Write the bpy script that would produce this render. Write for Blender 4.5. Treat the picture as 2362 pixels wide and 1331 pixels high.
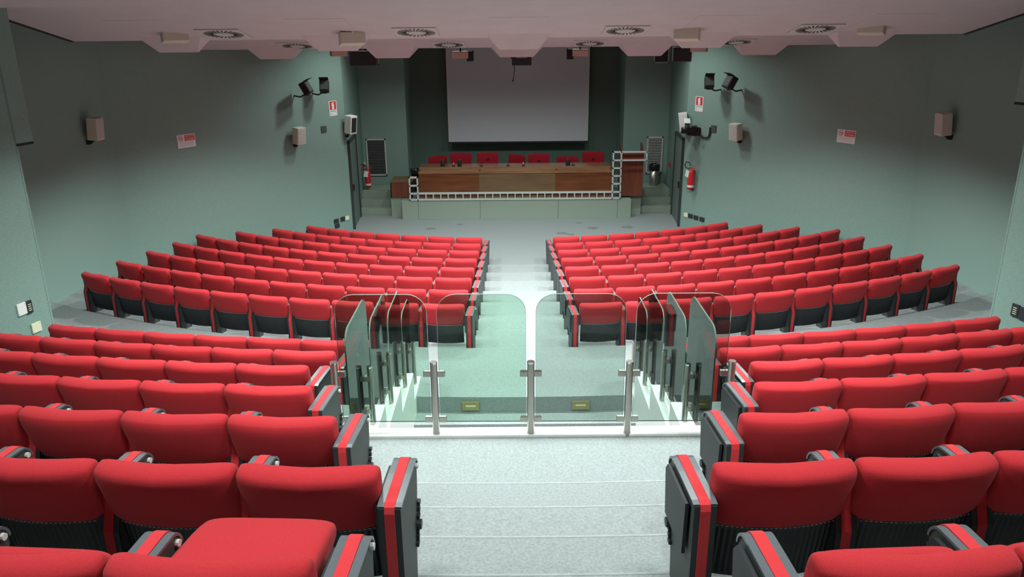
import bpy, bmesh, math, random
from mathutils import Vector, Matrix
random.seed(7)
for o in list(bpy.data.objects): bpy.data.objects.remove(o)
scene = bpy.context.scene
COL = scene.collection

# ------------------------------------------------------------------ camera
F, TH, RHO = 1811.0, math.radians(18.6), 0.0085
CAM = Vector((-0.125, 0.0, 4.79))
_r0 = Vector((1, 0, 0)); _fw = Vector((0, math.cos(TH), -math.sin(TH))); _u0 = Vector((0, math.sin(TH), math.cos(TH)))
_r = (_r0 - _u0*RHO).normalized(); _u = (_u0 + _r0*RHO).normalized()
cam = bpy.data.cameras.new('camera'); co = bpy.data.objects.new('camera', cam); COL.objects.link(co)
m3 = Matrix((_r, _u, -_fw)).transposed()
co.matrix_world = Matrix.Translation(CAM) @ m3.to_4x4()
cam.sensor_fit = 'HORIZONTAL'; cam.sensor_width = 36.0; cam.lens = F*36/2362; cam.clip_start = .05; cam.clip_end = 200
scene.camera = co
def ray(px, py):
    return _fw + _r*((px-1181)/F) - _u*((py-665.5)/F)
def at_z(px, py, z): d = ray(px, py); return CAM + d*((z-CAM.z)/d.z)
def at_y(px, py, y): d = ray(px, py); return CAM + d*((y-CAM.y)/d.y)
def at_plane(px, py, p0, n):
    d = ray(px, py); return CAM + d*((Vector(p0)-CAM).dot(n)/d.dot(n))

# ------------------------------------------------------------------ world, lights, exposure
w = bpy.data.worlds.new('world'); scene.world = w; w.use_nodes = True
w.node_tree.nodes['Background'].inputs[0].default_value = (.6, .62, .65, 1)
w.node_tree.nodes['Background'].inputs[1].default_value = .02
vs = scene.view_settings
vs.view_transform = 'Standard'; vs.look = 'None'; vs.gamma = 1; vs.use_curve_mapping = False; vs.exposure = 0.0
EYE = CAM.z
def downlights(y, z, xs, power, tilt=0, cone=138, blend=.25):
    """a row of recessed lamps hidden behind the front edge of a ceiling tier"""
    for x in xs:
        l = bpy.data.lights.new('downlight', 'SPOT'); l.energy = power; l.color = (.93, 1.0, .965)
        l.spot_size = math.radians(cone); l.spot_blend = blend; l.shadow_soft_size = .16
        o = bpy.data.objects.new('downlight', l); COL.objects.link(o)
        o.location = (x, y, z); o.rotation_euler = (math.radians(tilt), 0, 0)
XW = (-2.7, -1.2, 1.2, 2.7); XN = (-.8, .8)
for y, z, pw, pn, tl, cn in ((2.3, 1.0, 115, 120, 8, 116), (5.15, .70, 250, 215, 5, 124), (8.75, .32, 420, 90, 3, 130), (12.2, .05, 540, 90, 2, 131)):
    downlights(y, EYE+z, XW, pw, tl, cn, .30)
    downlights(y, EYE+z, XN, pn, tl, 100, 1.0)
downlights(17.6, EYE+.45, XW, 175, 0, 140, .5)

# ------------------------------------------------------------------ materials
def mat(name, col, rough=.8, metal=0.0, var=0.0, scale=60.0, bump=0.0, bscale=None, spec=.5, sheen=0.0, coat=0.0, stretch=None):
    m = bpy.data.materials.new(name); m.use_nodes = True; nt = m.node_tree; b = nt.nodes['Principled BSDF']
    b.inputs['Base Color'].default_value = (*col, 1); b.inputs['Roughness'].default_value = rough
    b.inputs['Metallic'].default_value = metal; b.inputs['Specular IOR Level'].default_value = spec
    b.inputs['Sheen Weight'].default_value = sheen; b.inputs['Coat Weight'].default_value = coat
    if sheen: b.inputs['Sheen Roughness'].default_value = .5
    tc = nt.nodes.new('ShaderNodeTexCoord'); mp = nt.nodes.new('ShaderNodeMapping')
    nt.links.new(tc.outputs['Object'], mp.inputs[0])
    if stretch: mp.inputs['Scale'].default_value = stretch
    if var:
        n = nt.nodes.new('ShaderNodeTexNoise'); n.inputs['Scale'].default_value = scale; n.inputs['Detail'].default_value = 4
        nt.links.new(mp.outputs[0], n.inputs[0])
        r = nt.nodes.new('ShaderNodeValToRGB')
        r.color_ramp.elements[0].color = (*[c*(1-var) for c in col], 1); r.color_ramp.elements[0].position = .3
        r.color_ramp.elements[1].color = (*[min(1, c*(1+var)) for c in col], 1); r.color_ramp.elements[1].position = .7
        nt.links.new(n.outputs[0], r.inputs[0]); nt.links.new(r.outputs[0], b.inputs['Base Color'])
    if bump:
        n2 = nt.nodes.new('ShaderNodeTexNoise'); n2.inputs['Scale'].default_value = bscale or scale; n2.inputs['Detail'].default_value = 3
        nt.links.new(mp.outputs[0], n2.inputs[0])
        bp = nt.nodes.new('ShaderNodeBump'); bp.inputs['Strength'].default_value = bump; bp.inputs['Distance'].default_value = .01
        nt.links.new(n2.outputs[0], bp.inputs['Height']); nt.links.new(bp.outputs[0], b.inputs['Normal'])
    return m
def wood(name, c1, c2, rough, axis='X', coat=.3):
    m = bpy.data.materials.new(name); m.use_nodes = True; nt = m.node_tree; b = nt.nodes['Principled BSDF']
    b.inputs['Roughness'].default_value = rough; b.inputs['Coat Weight'].default_value = coat; b.inputs['Coat Roughness'].default_value = .25
    tc = nt.nodes.new('ShaderNodeTexCoord'); mp = nt.nodes.new('ShaderNodeMapping'); nt.links.new(tc.outputs['Object'], mp.inputs[0])
    mp.inputs['Scale'].default_value = (.6, 8, 8) if axis == 'X' else (8, 8, .6)
    n = nt.nodes.new('ShaderNodeTexNoise'); n.inputs['Scale'].default_value = 1.6; n.inputs['Detail'].default_value = 7; n.inputs['Roughness'].default_value = .6
    nt.links.new(mp.outputs[0], n.inputs[0]); r = nt.nodes.new('ShaderNodeValToRGB')
    r.color_ramp.elements[0].color = (*c1, 1); r.color_ramp.elements[0].position = .35
    r.color_ramp.elements[1].color = (*c2, 1); r.color_ramp.elements[1].position = .68
    nt.links.new(n.outputs[0], r.inputs[0]); nt.links.new(r.outputs[0], b.inputs['Base Color'])
    return m
def glassmat(name, tint, refl=.06):
    m = bpy.data.materials.new(name); m.use_nodes = True; nt = m.node_tree; nt.nodes.clear()
    out = nt.nodes.new('ShaderNodeOutputMaterial'); tr = nt.nodes.new('ShaderNodeBsdfTransparent'); gl = nt.nodes.new('ShaderNodeBsdfGlossy')
    tr.inputs[0].default_value = (*tint, 1); gl.inputs['Roughness'].default_value = .03
    fr = nt.nodes.new('ShaderNodeFresnel'); fr.inputs[0].default_value = 1.45
    mx = nt.nodes.new('ShaderNodeMixShader')
    nt.links.new(fr.outputs[0], mx.inputs[0]); nt.links.new(tr.outputs[0], mx.inputs[1]); nt.links.new(gl.outputs[0], mx.inputs[2])
    nt.links.new(mx.outputs[0], out.inputs[0]); return m
M = {
 'wall': mat('wall_carpet', (.218, .325, .290), .95, var=.13, scale=90, bump=.25, bscale=140, spec=.1),
 'floor': mat('floor_carpet', (.27, .305, .305), .95, var=.16, scale=70, bump=.3, bscale=160, spec=.1),
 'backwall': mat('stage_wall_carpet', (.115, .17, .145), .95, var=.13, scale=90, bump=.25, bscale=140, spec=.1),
 'stain': mat('carpet_stain', (.19, .21, .21), .95, var=.5, scale=30, spec=.1),
 'nosing_highlight': mat('highlight_carpet', (.325, .362, .36), .9, var=.08, scale=40, spec=.15),  # lighter carpet tone, puts the light on the step edges into the colour
 'podium': mat('podium_carpet', (.27, .335, .275), .95, var=.08, scale=80, bump=.2, spec=.1),
 'ceiling': mat('ceiling_paint', (.55, .52, .54), .85, var=.03, scale=3, spec=.2),
 'red': mat('red_fabric', (.50, .030, .038), .9, var=.10, scale=260, bump=.12, bscale=400, spec=.15, sheen=.08),
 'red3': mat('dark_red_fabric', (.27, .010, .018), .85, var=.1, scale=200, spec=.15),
 'red2': mat('red_strip', (.62, .035, .042), .85, var=.08, scale=200, spec=.2, sheen=.2),
 'black': mat('black_plastic', (.022, .026, .030), .5, var=.1, scale=40, bump=.05),
 'panel': mat('panel_vinyl', (.060, .072, .070), .6, var=.15, scale=120, bump=.1),
 'trim': mat('grey_trim', (.115, .135, .150), .28, spec=.7, var=.05),
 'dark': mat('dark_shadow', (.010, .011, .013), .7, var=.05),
 'white': mat('white_plastic', (.78, .80, .78), .4, var=.02),
 'beige': mat('beige_plastic', (.62, .60, .50), .55, var=.03),
 'grille': mat('speaker_grille', (.50, .50, .45), .8, var=.1, scale=300, bump=.3),
 'steel': mat('brushed_steel', (.46, .44, .40), .33, metal=.9, var=.06, scale=200, bump=.03, stretch=(1, 1, .1)),
 'chrome': mat('chrome', (.85, .86, .86), .12, metal=1, var=.02),
 'stone': mat('white_stone', (.80, .84, .82), .45, var=.05, scale=20),
 'alu': mat('white_aluminium', (.60, .66, .64), .4, metal=.1, var=.04),
 'brass': mat('brass', (.45, .36, .14), .35, metal=.7, var=.1),
 'screen': mat('screen_fabric', (.58, .64, .68), .9, var=.02, spec=.1),
 'signred': mat('sign_red', (.65, .03, .04), .5, var=.02),
 'paint_red': mat('extinguisher_red', (.62, .02, .02), .3, var=.03),
 'rubber': mat('black_rubber', (.012, .012, .013), .7, var=.1),
 'yellow': mat('yellow_tag', (.70, .52, .05), .5, var=.03),
 'cream': mat('cream_plate', (.72, .72, .52), .5, var=.03),
 'bag': mat('bin_bag', (.010, .010, .012), .25, var=.2, scale=20, bump=.6, bscale=18),
 'ventwhite': mat('vent_paint', (.55, .56, .54), .5, var=.03),
 'ventgrey': mat('vent_slat', (.20, .21, .21), .5, var=.05),
 'ink': mat('sign_ink', (.10, .11, .12), .6, var=.02),
 'doorgreen': mat('door_paint', (.13, .18, .16), .6, var=.06, scale=12),
 'frame': mat('door_frame', (.030, .036, .038), .6, var=.05),
 'pinkbox': mat('flood_housing', (.58, .42, .36), .6, var=.03),
 'wood1': wood('wood_gloss', (.10, .028, .008), (.21, .070, .018), .30),
 'wood2': wood('wood_pale', (.13, .078, .032), (.20, .125, .052), .55, coat=.05),
 'wood3': wood('wood_shelf', (.19, .095, .048), (.31, .165, .082), .22, coat=.6),
 'wood4': wood('wood_mahogany', (.13, .030, .014), (.20, .055, .024), .35, axis='Z'),
 'glassg': glassmat('glass_green', (.70, .82, .755)),
 'rim': mat('glass_edge', (.22, .30, .27), .12, var=.03, spec=.8),
 'glassn': glassmat('glass_grey', (.70, .765, .735)),
}

# ------------------------------------------------------------------ mesh helpers
class MB:
    def __init__(s): s.v = []; s.f = []
    def add(s, vs, fs):
        o = len(s.v); s.v += [tuple(a) for a in vs]; s.f += [tuple(i+o for i in f) for f in fs]; return s
    def box(s, c, d, rz=0, R=None):
        x, y, z = d[0]/2, d[1]/2, d[2]/2
        P = [Vector((a*x, b*y, e*z)) for e in (-1, 1) for b in (-1, 1) for a in (-1, 1)]
        if R is None: R = Matrix.Rotation(rz, 3, 'Z')
        c = Vector(c); P = [R @ p + c for p in P]
        return s.add(P, [(0, 2, 3, 1), (4, 5, 7, 6), (0, 1, 5, 4), (2, 6, 7, 3), (0, 4, 6, 2), (1, 3, 7, 5)])
    def bb(s, x0, x1, y0, y1, z0, z1):
        return s.box(((x0+x1)/2, (y0+y1)/2, (z0+z1)/2), (abs(x1-x0), abs(y1-y0), abs(z1-z0)))
    def prism(s, poly, h0, h1, T=None):     # poly in (a,b); extruded along third; T maps (a,b,c)->Vector
        T = T or (lambda a, b, c: Vector((a, b, c))); n = len(poly)
        V = [T(a, b, h0) for a, b in poly] + [T(a, b, h1) for a, b in poly]
        Fc = [tuple(range(n))[::-1], tuple(range(n, 2*n))] + [(i, (i+1) % n, n+(i+1) % n, n+i) for i in range(n)]
        return s.add(V, Fc)
    def cyl(s, a, b, r, n=12, r2=None):
        a = Vector(a); b = Vector(b); d = (b-a).normalized(); t = Vector((0, 0, 1)) if abs(d.z) < .9 else Vector((1, 0, 0))
        p = d.cross(t).normalized(); q = d.cross(p); r2 = r if r2 is None else r2
        V = [a + (p*math.cos(2*math.pi*i/n)+q*math.sin(2*math.pi*i/n))*r for i in range(n)] + \
            [b + (p*math.cos(2*math.pi*i/n)+q*math.sin(2*math.pi*i/n))*r2 for i in range(n)]
        return s.add(V, [tuple(range(n)), tuple(range(n, 2*n))[::-1]] + [(i, n+i, n+(i+1) % n, (i+1) % n) for i in range(n)])
    def tube(s, pts, r, n=8):
        for a, b in zip(pts[:-1], pts[1:]): s.cyl(a, b, r, n)
        return s
    def lathe(s, prof, c=(0, 0, 0), n=18):
        c = Vector(c); k = len(prof); V = []
        for i in range(n):
            t = 2*math.pi*i/n
            V += [c+Vector((r*math.cos(t), r*math.sin(t), z)) for r, z in prof]
        Fc = [(i*k+j, ((i+1) % n)*k+j, ((i+1) % n)*k+j+1, i*k+j+1) for i in range(n) for j in range(k-1)]
        return s.add(V, Fc)
    def mesh(s, name, mt, smooth=False, bevel=0):
        me = bpy.data.meshes.new(name); me.from_pydata(s.v, [], s.f)
        bm = bmesh.new(); bm.from_mesh(me)
        bmesh.ops.remove_doubles(bm, verts=bm.verts, dist=1e-5)
        if bevel: bmesh.ops.bevel(bm, geom=[e for e in bm.edges], offset=bevel, segments=2, affect='EDGES', profile=.6)
        bmesh.ops.recalc_face_normals(bm, faces=bm.faces); bm.to_mesh(me); bm.free()
        if smooth:
            for p in me.polygons: p.use_smooth = True
        me.materials.append(M[mt]); return me
    def build(s, name, mt, parent=None, smooth=False, bevel=0):
        return obj(name, s.mesh(name, mt, smooth, bevel), parent)
def obj(name, me, parent=None):
    o = bpy.data.objects.new(name, me); COL.objects.link(o)
    if parent: o.parent = parent
    return o
def tag(o, label=None, cat=None, group=None, kind=None):
    if label: o['label'] = label
    if cat: o['category'] = cat
    if group: o['group'] = group
    if kind: o['kind'] = kind
    return o
def thing(name, label, cat, loc=(0, 0, 0), rz=0, group=None, R=None):
    o = bpy.data.objects.new(name, None); COL.objects.link(o); o.empty_display_size = .1
    o.location = loc
    if R is not None: o.rotation_euler = R.to_euler()
    else: o.rotation_euler = (0, 0, rz)
    return tag(o, label, cat, group)
def copytree(o, parent=None):
    c = o.copy(); COL.objects.link(c); c.parent = parent
    for ch in o.children: copytree(ch, c)
    return c
def text(body, size, mt, parent, loc, rot, name='lettering', align='LEFT', sx=1.0):
    cu = bpy.data.curves.new(name, 'FONT'); cu.body = body; cu.size = size; cu.align_x = align; cu.align_y = 'CENTER'; cu.resolution_u = 2
    t = bpy.data.objects.new('t', cu); COL.objects.link(t)
    me = bpy.data.meshes.new_from_object(t.evaluated_get(bpy.context.evaluated_depsgraph_get()))
    bpy.data.objects.remove(t); me.name = name; me.materials.clear(); me.materials.append(M[mt])
    o = obj(name, me, parent); o.location = loc; o.rotation_euler = rot; o.scale = (sx, 1, 1); return o

# ------------------------------------------------------------------ room plan
def RY(y): return 9.5 + (15.53-y)*.674 if y > 8.5 else 21.0     # radius of the row whose middle lies at y
ZC = .904                                    # cross aisle level
def arc(y, x): R = RY(y); return y + R - math.sqrt(max(.01, R*R - x*x))
WX0, WY0 = 4.04, 18.85                       # corner beside the stage doors
WX1, WY1 = 7.10, 13.90                       # bend in the side wall
VX, VY = 6.00, 9.40                          # edge of the wall beside the upper rows
TN = math.tan(math.radians(16))
def wallx(y):
    if y >= WY0: return WX0 + (y-WY0)*.066
    if y >= WY1: return WX1 + (WX0-WX1)*(y-WY1)/(WY0-WY1)
    if y >= VY+.15: return WX1
    return VX + (VY-y)*TN
ZT = 6.9
def wallseg(name, pts, z0, z1, side, th=.2, parent=None):
    mb = MB()
    for (a, b) in zip(pts[:-1], pts[1:]):
        a = Vector((*a, 0)); b = Vector((*b, 0)); d = (b-a).normalized(); n = Vector((-d.y, d.x, 0))
        mid = (a+b)/2
        if (n.x > 0) != (side > 0): n = -n
        mb.prism([(a.x, a.y), (b.x, b.y), (b.x+n.x*th, b.y+n.y*th), (a.x+n.x*th, a.y+n.y*th)], z0, z1)
    o = mb.build(name, 'wall', parent)
    if parent is None: tag(o, kind='structure')
    return o
for sd, nm in ((-1, 'left'), (1, 'right')):
    far = [(sd*WX0, WY0), (sd*WX1, WY1), (sd*WX1, VY+.02)]
    wl = wallseg('wall_'+nm, far, 0, ZT, sd)
    MB().bb(sd*VX, sd*(WX1+.2), VY-.015, VY+.02, 0, ZT).build('return_wall', 'wall', wl)
    # wall beside the upper rows; its upper part reaches a little further forward
    wallseg('near_wall', [(sd*VX, VY), (sd*(VX+(VY+7)*TN), -7)], 0, ZT, sd, parent=wl)
    zb = 3.49 if sd < 0 else 3.86
    e = .24
    p = Vector((sd*(VX-.005), VY, 0)); q = p + Vector((-sd*math.sin(math.radians(16))*e, math.cos(math.radians(16))*e, 0))
    MB().prism([(p.x, p.y), (q.x, q.y), (q.x+sd*.25, q.y+.06), (p.x+sd*.25, p.y+.06)], zb, ZT).build('bulkhead', 'wall', wl)
    b2 = MB().prism([(p.x-sd*.004, p.y), (q.x-sd*.004, q.y), (q.x+sd*.25, q.y+.06), (p.x+sd*.25, p.y+.06)], zb-.03, zb)
    b2.build('bulkhead_shade', 'dark', wl)  # dark strip painting the shadow line under the bulkhead
    # wall with the stage door
    dy0, dy1 = WY0, 22.0
    dw = wallseg('door_wall', [(sd*WX0, WY0), (sd*wallx(22.0), 22.0)], 0, ZT, sd, parent=wl)
    # shallow wall with the grille, then the recess behind the desk
    MB().bb(sd*3.0, sd*4.6, 22.0, 22.2, 0, ZT).build('grille_wall', 'wall', wl)
    MB().bb(sd*3.0, sd*3.2, 22.2, 23.4, 0, ZT).build('recess_side', 'wall', wl)
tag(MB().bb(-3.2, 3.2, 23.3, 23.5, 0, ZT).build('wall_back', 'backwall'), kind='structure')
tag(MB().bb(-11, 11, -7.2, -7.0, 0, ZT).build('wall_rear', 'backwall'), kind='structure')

# ------------------------------------------------------------------ floors
floor = tag(MB().bb(-8, 8, 8.5, 23.5, -.12, 0).build('floor', 'floor'), kind='structure')
def arcslab(name, Ra, Rb, z0, z1, xa, xb, parent, n=24, mt='floor', lim=True):
    """slab between the arcs through y = Ra (rear) and y = Rb (front), x from xa to xb (clipped to the walls)"""
    mb = MB(); V = []
    for i in range(n+1):
        t = i/n
        row = []
        for R in (Ra, Rb):
            x = xa + (xb-xa)*t
            y = arc(R, x)
            if lim:
                for _ in range(6):
                    wx = wallx(y)
                    x0 = max(xa, -wx); x1 = min(xb, wx); x = x0 + (x1-x0)*t; y = arc(R, x)
            row.append((x, y))
        for (x, y) in row: V.append((x, y, z0))
        for (x, y) in row: V.append((x, y, z1))
    Fc = []
    for i in range(n):
        a = i*4; b = a+4
        Fc += [(a+2, b+2, b+3, a+3), (a, a+1, b+1, b), (a, b, b+2, a+2), (a+1, a+3, b+3, b+1)]
    Fc += [(0, 2, 3, 1), (n*4, n*4+1, n*4+3, n*4+2)]
    mb.add(V, Fc)
    return mb.build(name, mt, parent)
Y1, DY, RL = 15.53, .89, .113
PIT = .56; PLOW = .597; HT = .667
def RN(k): return Y1-DY*k-.125               # nosing behind lower row k
for k in range(1, 8):                        # treads of lower rows 1..7 (row 0 stands on the flat floor)
    arcslab('step', RN(k), RN(k-1), 0.0, RL*k, -7.2, 7.2, floor)
arcslab('step', 7.80, RN(7), 0.0, ZC, -7.2, 7.2, floor)
YU, DU, RU = 2.57, .89, .267
ZU = 2.559                                    # floor of upper row 1
def zu(j): return ZU - RU*(j-1)
def yu(j): return YU + DU*(j-1)
AH = {-2: .66, -1: .66, 0: .655, 1: .635, 2: 1.015, 3: 1.385, 4: 1.65, 5: 1.66, 6: 1.66}
for j in range(-9, 7):
    ya, yb = yu(j)-.22, yu(j)-.22+DU
    Ra, Rb = ya, yb; Rm = (ya+yb)/2
    if j <= 2:
        ah = AH.get(j, .58)+.03
        arcslab('step', Ra, Rm, 0, zu(j), -11, 11, floor, 24)
        arcslab('step', Rm, Rb, 0, zu(j), -11, -ah, floor, 14)
        arcslab('step', Rm, Rb, 0, zu(j), ah, 11, floor, 14)
        arcslab('step', Rm, Rb, 0, zu(j)-RU/2, -ah, ah, floor, 8)
    elif j == 3:
        arcslab('step', Ra, Rb, zu(j)-.25, zu(j), -1.32, 1.32, floor, 8)
        for s in (-1, 1): arcslab('step', Ra, Rb, 0, zu(j), s*1.32, s*11, floor, 14)
    else:
        for s in (-1, 1): arcslab('step', Ra, Rb, 0, zu(j), s*1.32, s*11, floor, 14)
for s in (-1, 1): arcslab('step', yu(6)-.22+DU, 8.02, 0, (zu(6)+ZC)/2, s*1.32, s*11, floor, 14)
# pale strips painting the highlights along the aisle step edges
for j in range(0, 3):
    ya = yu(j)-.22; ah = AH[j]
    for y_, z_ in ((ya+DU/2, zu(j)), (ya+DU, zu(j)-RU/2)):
        arcslab('nosing_highlight', y_-.013, y_+.002, z_-.012, z_+.0015, -ah, ah, floor, 8, 'nosing_highlight', False)
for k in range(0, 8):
    arcslab('nosing_highlight', RN(k)-.013, RN(k)+.002, RL*(k+1)-.012, RL*(k+1)+.0015, -.64, .64, floor, 6, 'nosing_highlight', False)
# the stairway coming up from below between the upper rows
for i in range(1, 8):
    MB().bb(-1.2, 1.2, 7.8-.28*i, 8.1, -1.0, ZC-.18*i).build('step', 'floor', floor)
MB().bb(-1.2, 1.2, 3.0, 5.9, -1.0, -.5).build('step', 'floor', floor)

# white edge and stepped parapets around the stairway opening
RAILY = 4.95
def railz(x): return zu(3)
sill = MB().bb(-1.36, 1.36, RAILY-.03, RAILY+.09, zu(3)-.2, zu(3)+.018).build('trim_1', 'stone', bevel=.004); tag(sill, kind='structure')
PSEG = [(4, 5.02, 5.91), (5, 5.91, 6.80), (6, 6.80, 7.69), (7, 7.69, 8.30)]
def pz(j): return zu(j) if j < 7 else ZC
for n_, s in ((2, -1), (3, 1)):
    mb = MB()
    for j, a, b in PSEG: mb.bb(s*1.19, s*1.33, a, b, -1.0, pz(j)+.03)
    tag(mb.build('trim_%d' % n_, 'stone'), kind='structure')

# ------------------------------------------------------------------ ceiling: three sloping tiers, stepped, under a flat soffit
tag(MB().bb(-11, 11, -7.2, 23.5, ZT-.05, ZT+.1).build('ceiling', 'ceiling'), kind='structure')
CEIL = bpy.data.objects['ceiling']
SL = .2
def tier(yr, yf, hf, hw, bumps, seams=True, th=.10):
    """strip of ceiling from yr (rear) to yf (front edge, height hf above the eye)"""
    z = lambda y: EYE + hf + SL*(yf-y)
    T = lambda a, b, c: Vector((c, a, b))
    t = MB().prism([(yr, z(yr)), (yf, z(yf)), (yf, z(yf)+th), (yr, z(yr)+th)], -hw, hw, T).build('ceiling_tier', 'ceiling', CEIL)
    # dark shadow-gap lip on the side edges
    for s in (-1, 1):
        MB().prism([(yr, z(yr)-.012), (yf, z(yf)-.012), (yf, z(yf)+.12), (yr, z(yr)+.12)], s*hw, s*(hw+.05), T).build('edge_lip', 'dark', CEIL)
    for bx, wt, wb, dr in bumps:
        r0, f0, f1 = yf-.30, yf+.02, yf+.05
        zz = z(yf)
        V = [(bx-wt/2, r0, z(r0)), (bx+wt/2, r0, z(r0)), (bx-wb/2, yf, zz-dr), (bx+wb/2, yf, zz-dr),
             (bx-wt/2, yf, zz), (bx+wt/2, yf, zz), (bx-wt/2, f1, zz), (bx+wt/2, f1, zz), (bx-wb/2, f1, zz-dr), (bx+wb/2, f1, zz-dr),
             (bx-wt/2, f1, zz+.1), (bx+wt/2, f1, zz+.1), (bx-wt/2, r0, z(r0)+.02), (bx+wt/2, r0, z(r0)+.02)]
        Fc = [(0, 1, 3, 2), (0, 2, 8, 6, 10, 12), (1, 13, 11, 7, 9, 3), (2, 3, 9, 8), (8, 9, 7, 11, 10, 6), (12, 10, 11, 13), (0, 12, 13, 1)]
        MB().add(V, Fc).build('deflector', 'ceiling', CEIL)
        if seams:
            a, b = yf-1.35, yf-.29
            MB().prism([(a, z(a)-.003), (b, z(b)-.003), (b, z(b)+.01), (a, z(a)+.01)], bx-wt*.43, bx+wt*.43, T).build('ceiling_panel', 'ceiling', CEIL)
    return z
zA = tier(8.35, 11.90, -.183, 6.42, [(x, .90, .55, .165) for x in (-4.93, -2.62, 0, 2.65, 4.93)])
zB = tier(11.80, 15.35, -.41, 6.42, [(x, .98, .62, .175) for x in (-4.50, -2.33, 0, 2.40, 4.55)], False)
zC = tier(4.9, 8.45, .20, 6.0, [])
zD = tier(1.4, 5.0, .55, 6.0, [])
zE = tier(-7.0, 1.5, 1.15, 6.0, [])

# ------------------------------------------------------------------ auditorium seats
def superpad(hw, ht, hh, lean, yc, zc, curve, taper, topk, n=4.0, ne=6.0, nu=18, nv=20):
    mb = MB(); V = []
    al = [-math.pi/2*.985 + math.pi*.985*i/nu for i in range(nu+1)]
    for a in al:
        sx = math.copysign(abs(math.sin(a))**(2/ne), math.sin(a)); k = abs(math.cos(a))**(2/ne)
        for j in range(nv):
            t = 2*math.pi*j/nv; c, s = math.cos(t), math.sin(t)
            p = math.copysign(abs(c)**(2/n), c); q = math.copysign(abs(s)**(2/n), s)
            thick = ht*(1+topk*q)*k; q2 = q*(hh-ht*(1-k)); x = sx*hw*(1-taper*(1-(q+1)/2))
            y = p*thick; z = q2
            yy = y*math.cos(lean) - z*math.sin(lean); zz = y*math.sin(lean) + z*math.cos(lean)
            V.append((x, yc + yy + curve*(x/hw)**2, zc + zz))
    Fc = [(i*nv+j, (i+1)*nv+j, (i+1)*nv+(j+1) % nv, i*nv+(j+1) % nv) for i in range(nu) for j in range(nv)]
    Fc += [tuple(range(nv))[::-1], tuple(range(nu*nv, (nu+1)*nv))]
    return mb.add(V, Fc)
LEAN = math.radians(15)
ME = {}
ME['back'] = superpad(.273, .052, .150, LEAN, .098, .507, .050, .03, .22).mesh('backrest', 'red', True)
ME['seat_up'] = superpad(.205, .048, .20, math.radians(10), .27, .36, 0, .04, .0).mesh('seat_cushion', 'red', True)
ME['seat_dn'] = superpad(.225, .055, .235, math.radians(84), .34, .455, .0, .05, 0, n=3.2, ne=5).mesh('seat_cushion', 'red', True)
def shell():
    mb = MB(); N = 44; hw = .246; V = []
    zs = [.425, .352, .345, .12, .10]
    for i in range(N+1):
        x = -hw + 2*hw*i/N; rib = .005 if i % 2 else 0
        for q, z in enumerate(zs):
            y = .098 + (.425-z)*.17 + .050*(x/.273)**2 + (rib if 2 <= q <= 3 else 0)
            V.append((x, y, z))
        V.append((x, .125+(.425-.10)*.17+.050*(x/.273)**2, .10)); V.append((x, .125+.050*(x/.273)**2, .425))
    k = 7; Fc = [(i*k+j, i*k+(j+1) % k, (i+1)*k+(j+1) % k, (i+1)*k+j) for i in range(N) for j in range(k)]
    Fc += [tuple(range(k)), tuple(range(N*k, N*k+k))[::-1]]
    return mb.add(V, Fc)
ME['shell'] = shell().mesh('back_shell', 'black')
st = MB()
for i in range(26):
    x = -.232+.464*i/25; st.box((x, .098+(.425-.362)*.17+.050*(x/.273)**2-.001, .362), (.009, .003, .003))
ME['stitch'] = st.mesh('stitching', 'alu')
AT = .530
TX = lambda a, b, c: Vector((c, a, b))
def ribbon(pts, x0, x1, t, off=0.0):
    mb = MB(); out = []; n = len(pts)
    for i, p in enumerate(pts):
        a = Vector(pts[max(0, i-1)]); b = Vector(pts[min(n-1, i+1)]); d = (b-a).normalized(); nrm = Vector((-d.y, d.x))
        out.append((Vector(p)-nrm*.004, Vector(p)+nrm*(t)))
    V = []
    for a, b in out: V += [(x0, a.x, a.y), (x1, a.x, a.y), (x1, b.x, b.y), (x0, b.x, b.y)]
    Fc = [(i*4+j, i*4+(j+1) % 4, i*4+4+(j+1) % 4, i*4+4+j) for i in range(n-1) for j in range(4)] + [(0, 3, 2, 1), (n*4-4, n*4-3, n*4-2, n*4-1)]
    return mb.add(V, Fc)
for sfx, r in (('_end', .035), ('_mid', .150)):
    lo = min(r, .12)
    sp = [(lo, 0), (lo, .34), (r, .40), (r, AT), (.365, AT)]
    for i in range(1, 6):
        a = math.pi/2 - math.pi/2*i/5; sp.append((.365+.05*math.cos(a), AT-.05+.05*math.sin(a)))
    top = sp[4:10]
    ME['side'+sfx] = MB().prism(sp + [(.403, .39), (.325, .12), (.31, 0)], -.040, .040, TX).mesh('side_panel', 'panel')
    ME['strip'+sfx] = ribbon([(lo, 0), (lo, .2), (lo, .33), (r, .41), (r, AT-.025), (r+.005, AT-.005), (r+.02, AT), (.26, AT)] + top + [(.403, .39)], -.020, .020, .009).mesh('arm_strip', 'red2')
    t1 = ribbon([(r-.001, AT-.002), (r+.025, AT+.002), (.26, AT+.002)] + top, -.046, -.021, .005)
    t2 = ribbon([(r-.001, AT-.002), (r+.025, AT+.002), (.26, AT+.002)] + top, .021, .046, .005)
    t1.add(t2.v, t2.f); ME['trim'+sfx] = t1.mesh('arm_trim', 'trim')
    e = ribbon([(lo, 0), (lo, .33), (r, .41), (r, AT-.004)], -.043, -.021, .007); e2 = ribbon([(lo, 0), (lo, .33), (r, .41), (r, AT-.004)], .021, .043, .007)
    e.add(e2.v, e2.f); ME['rear_edge'+sfx] = e.mesh('rear_edge', 'black')
    ME['tablet'+sfx] = MB().prism([(r+.05, .28), (r+.04, AT-.02), (.36, AT-.02), (.39, AT-.055), (.36, .28)], -.064, -.050, TX).mesh('writing_tablet', 'black')
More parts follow.
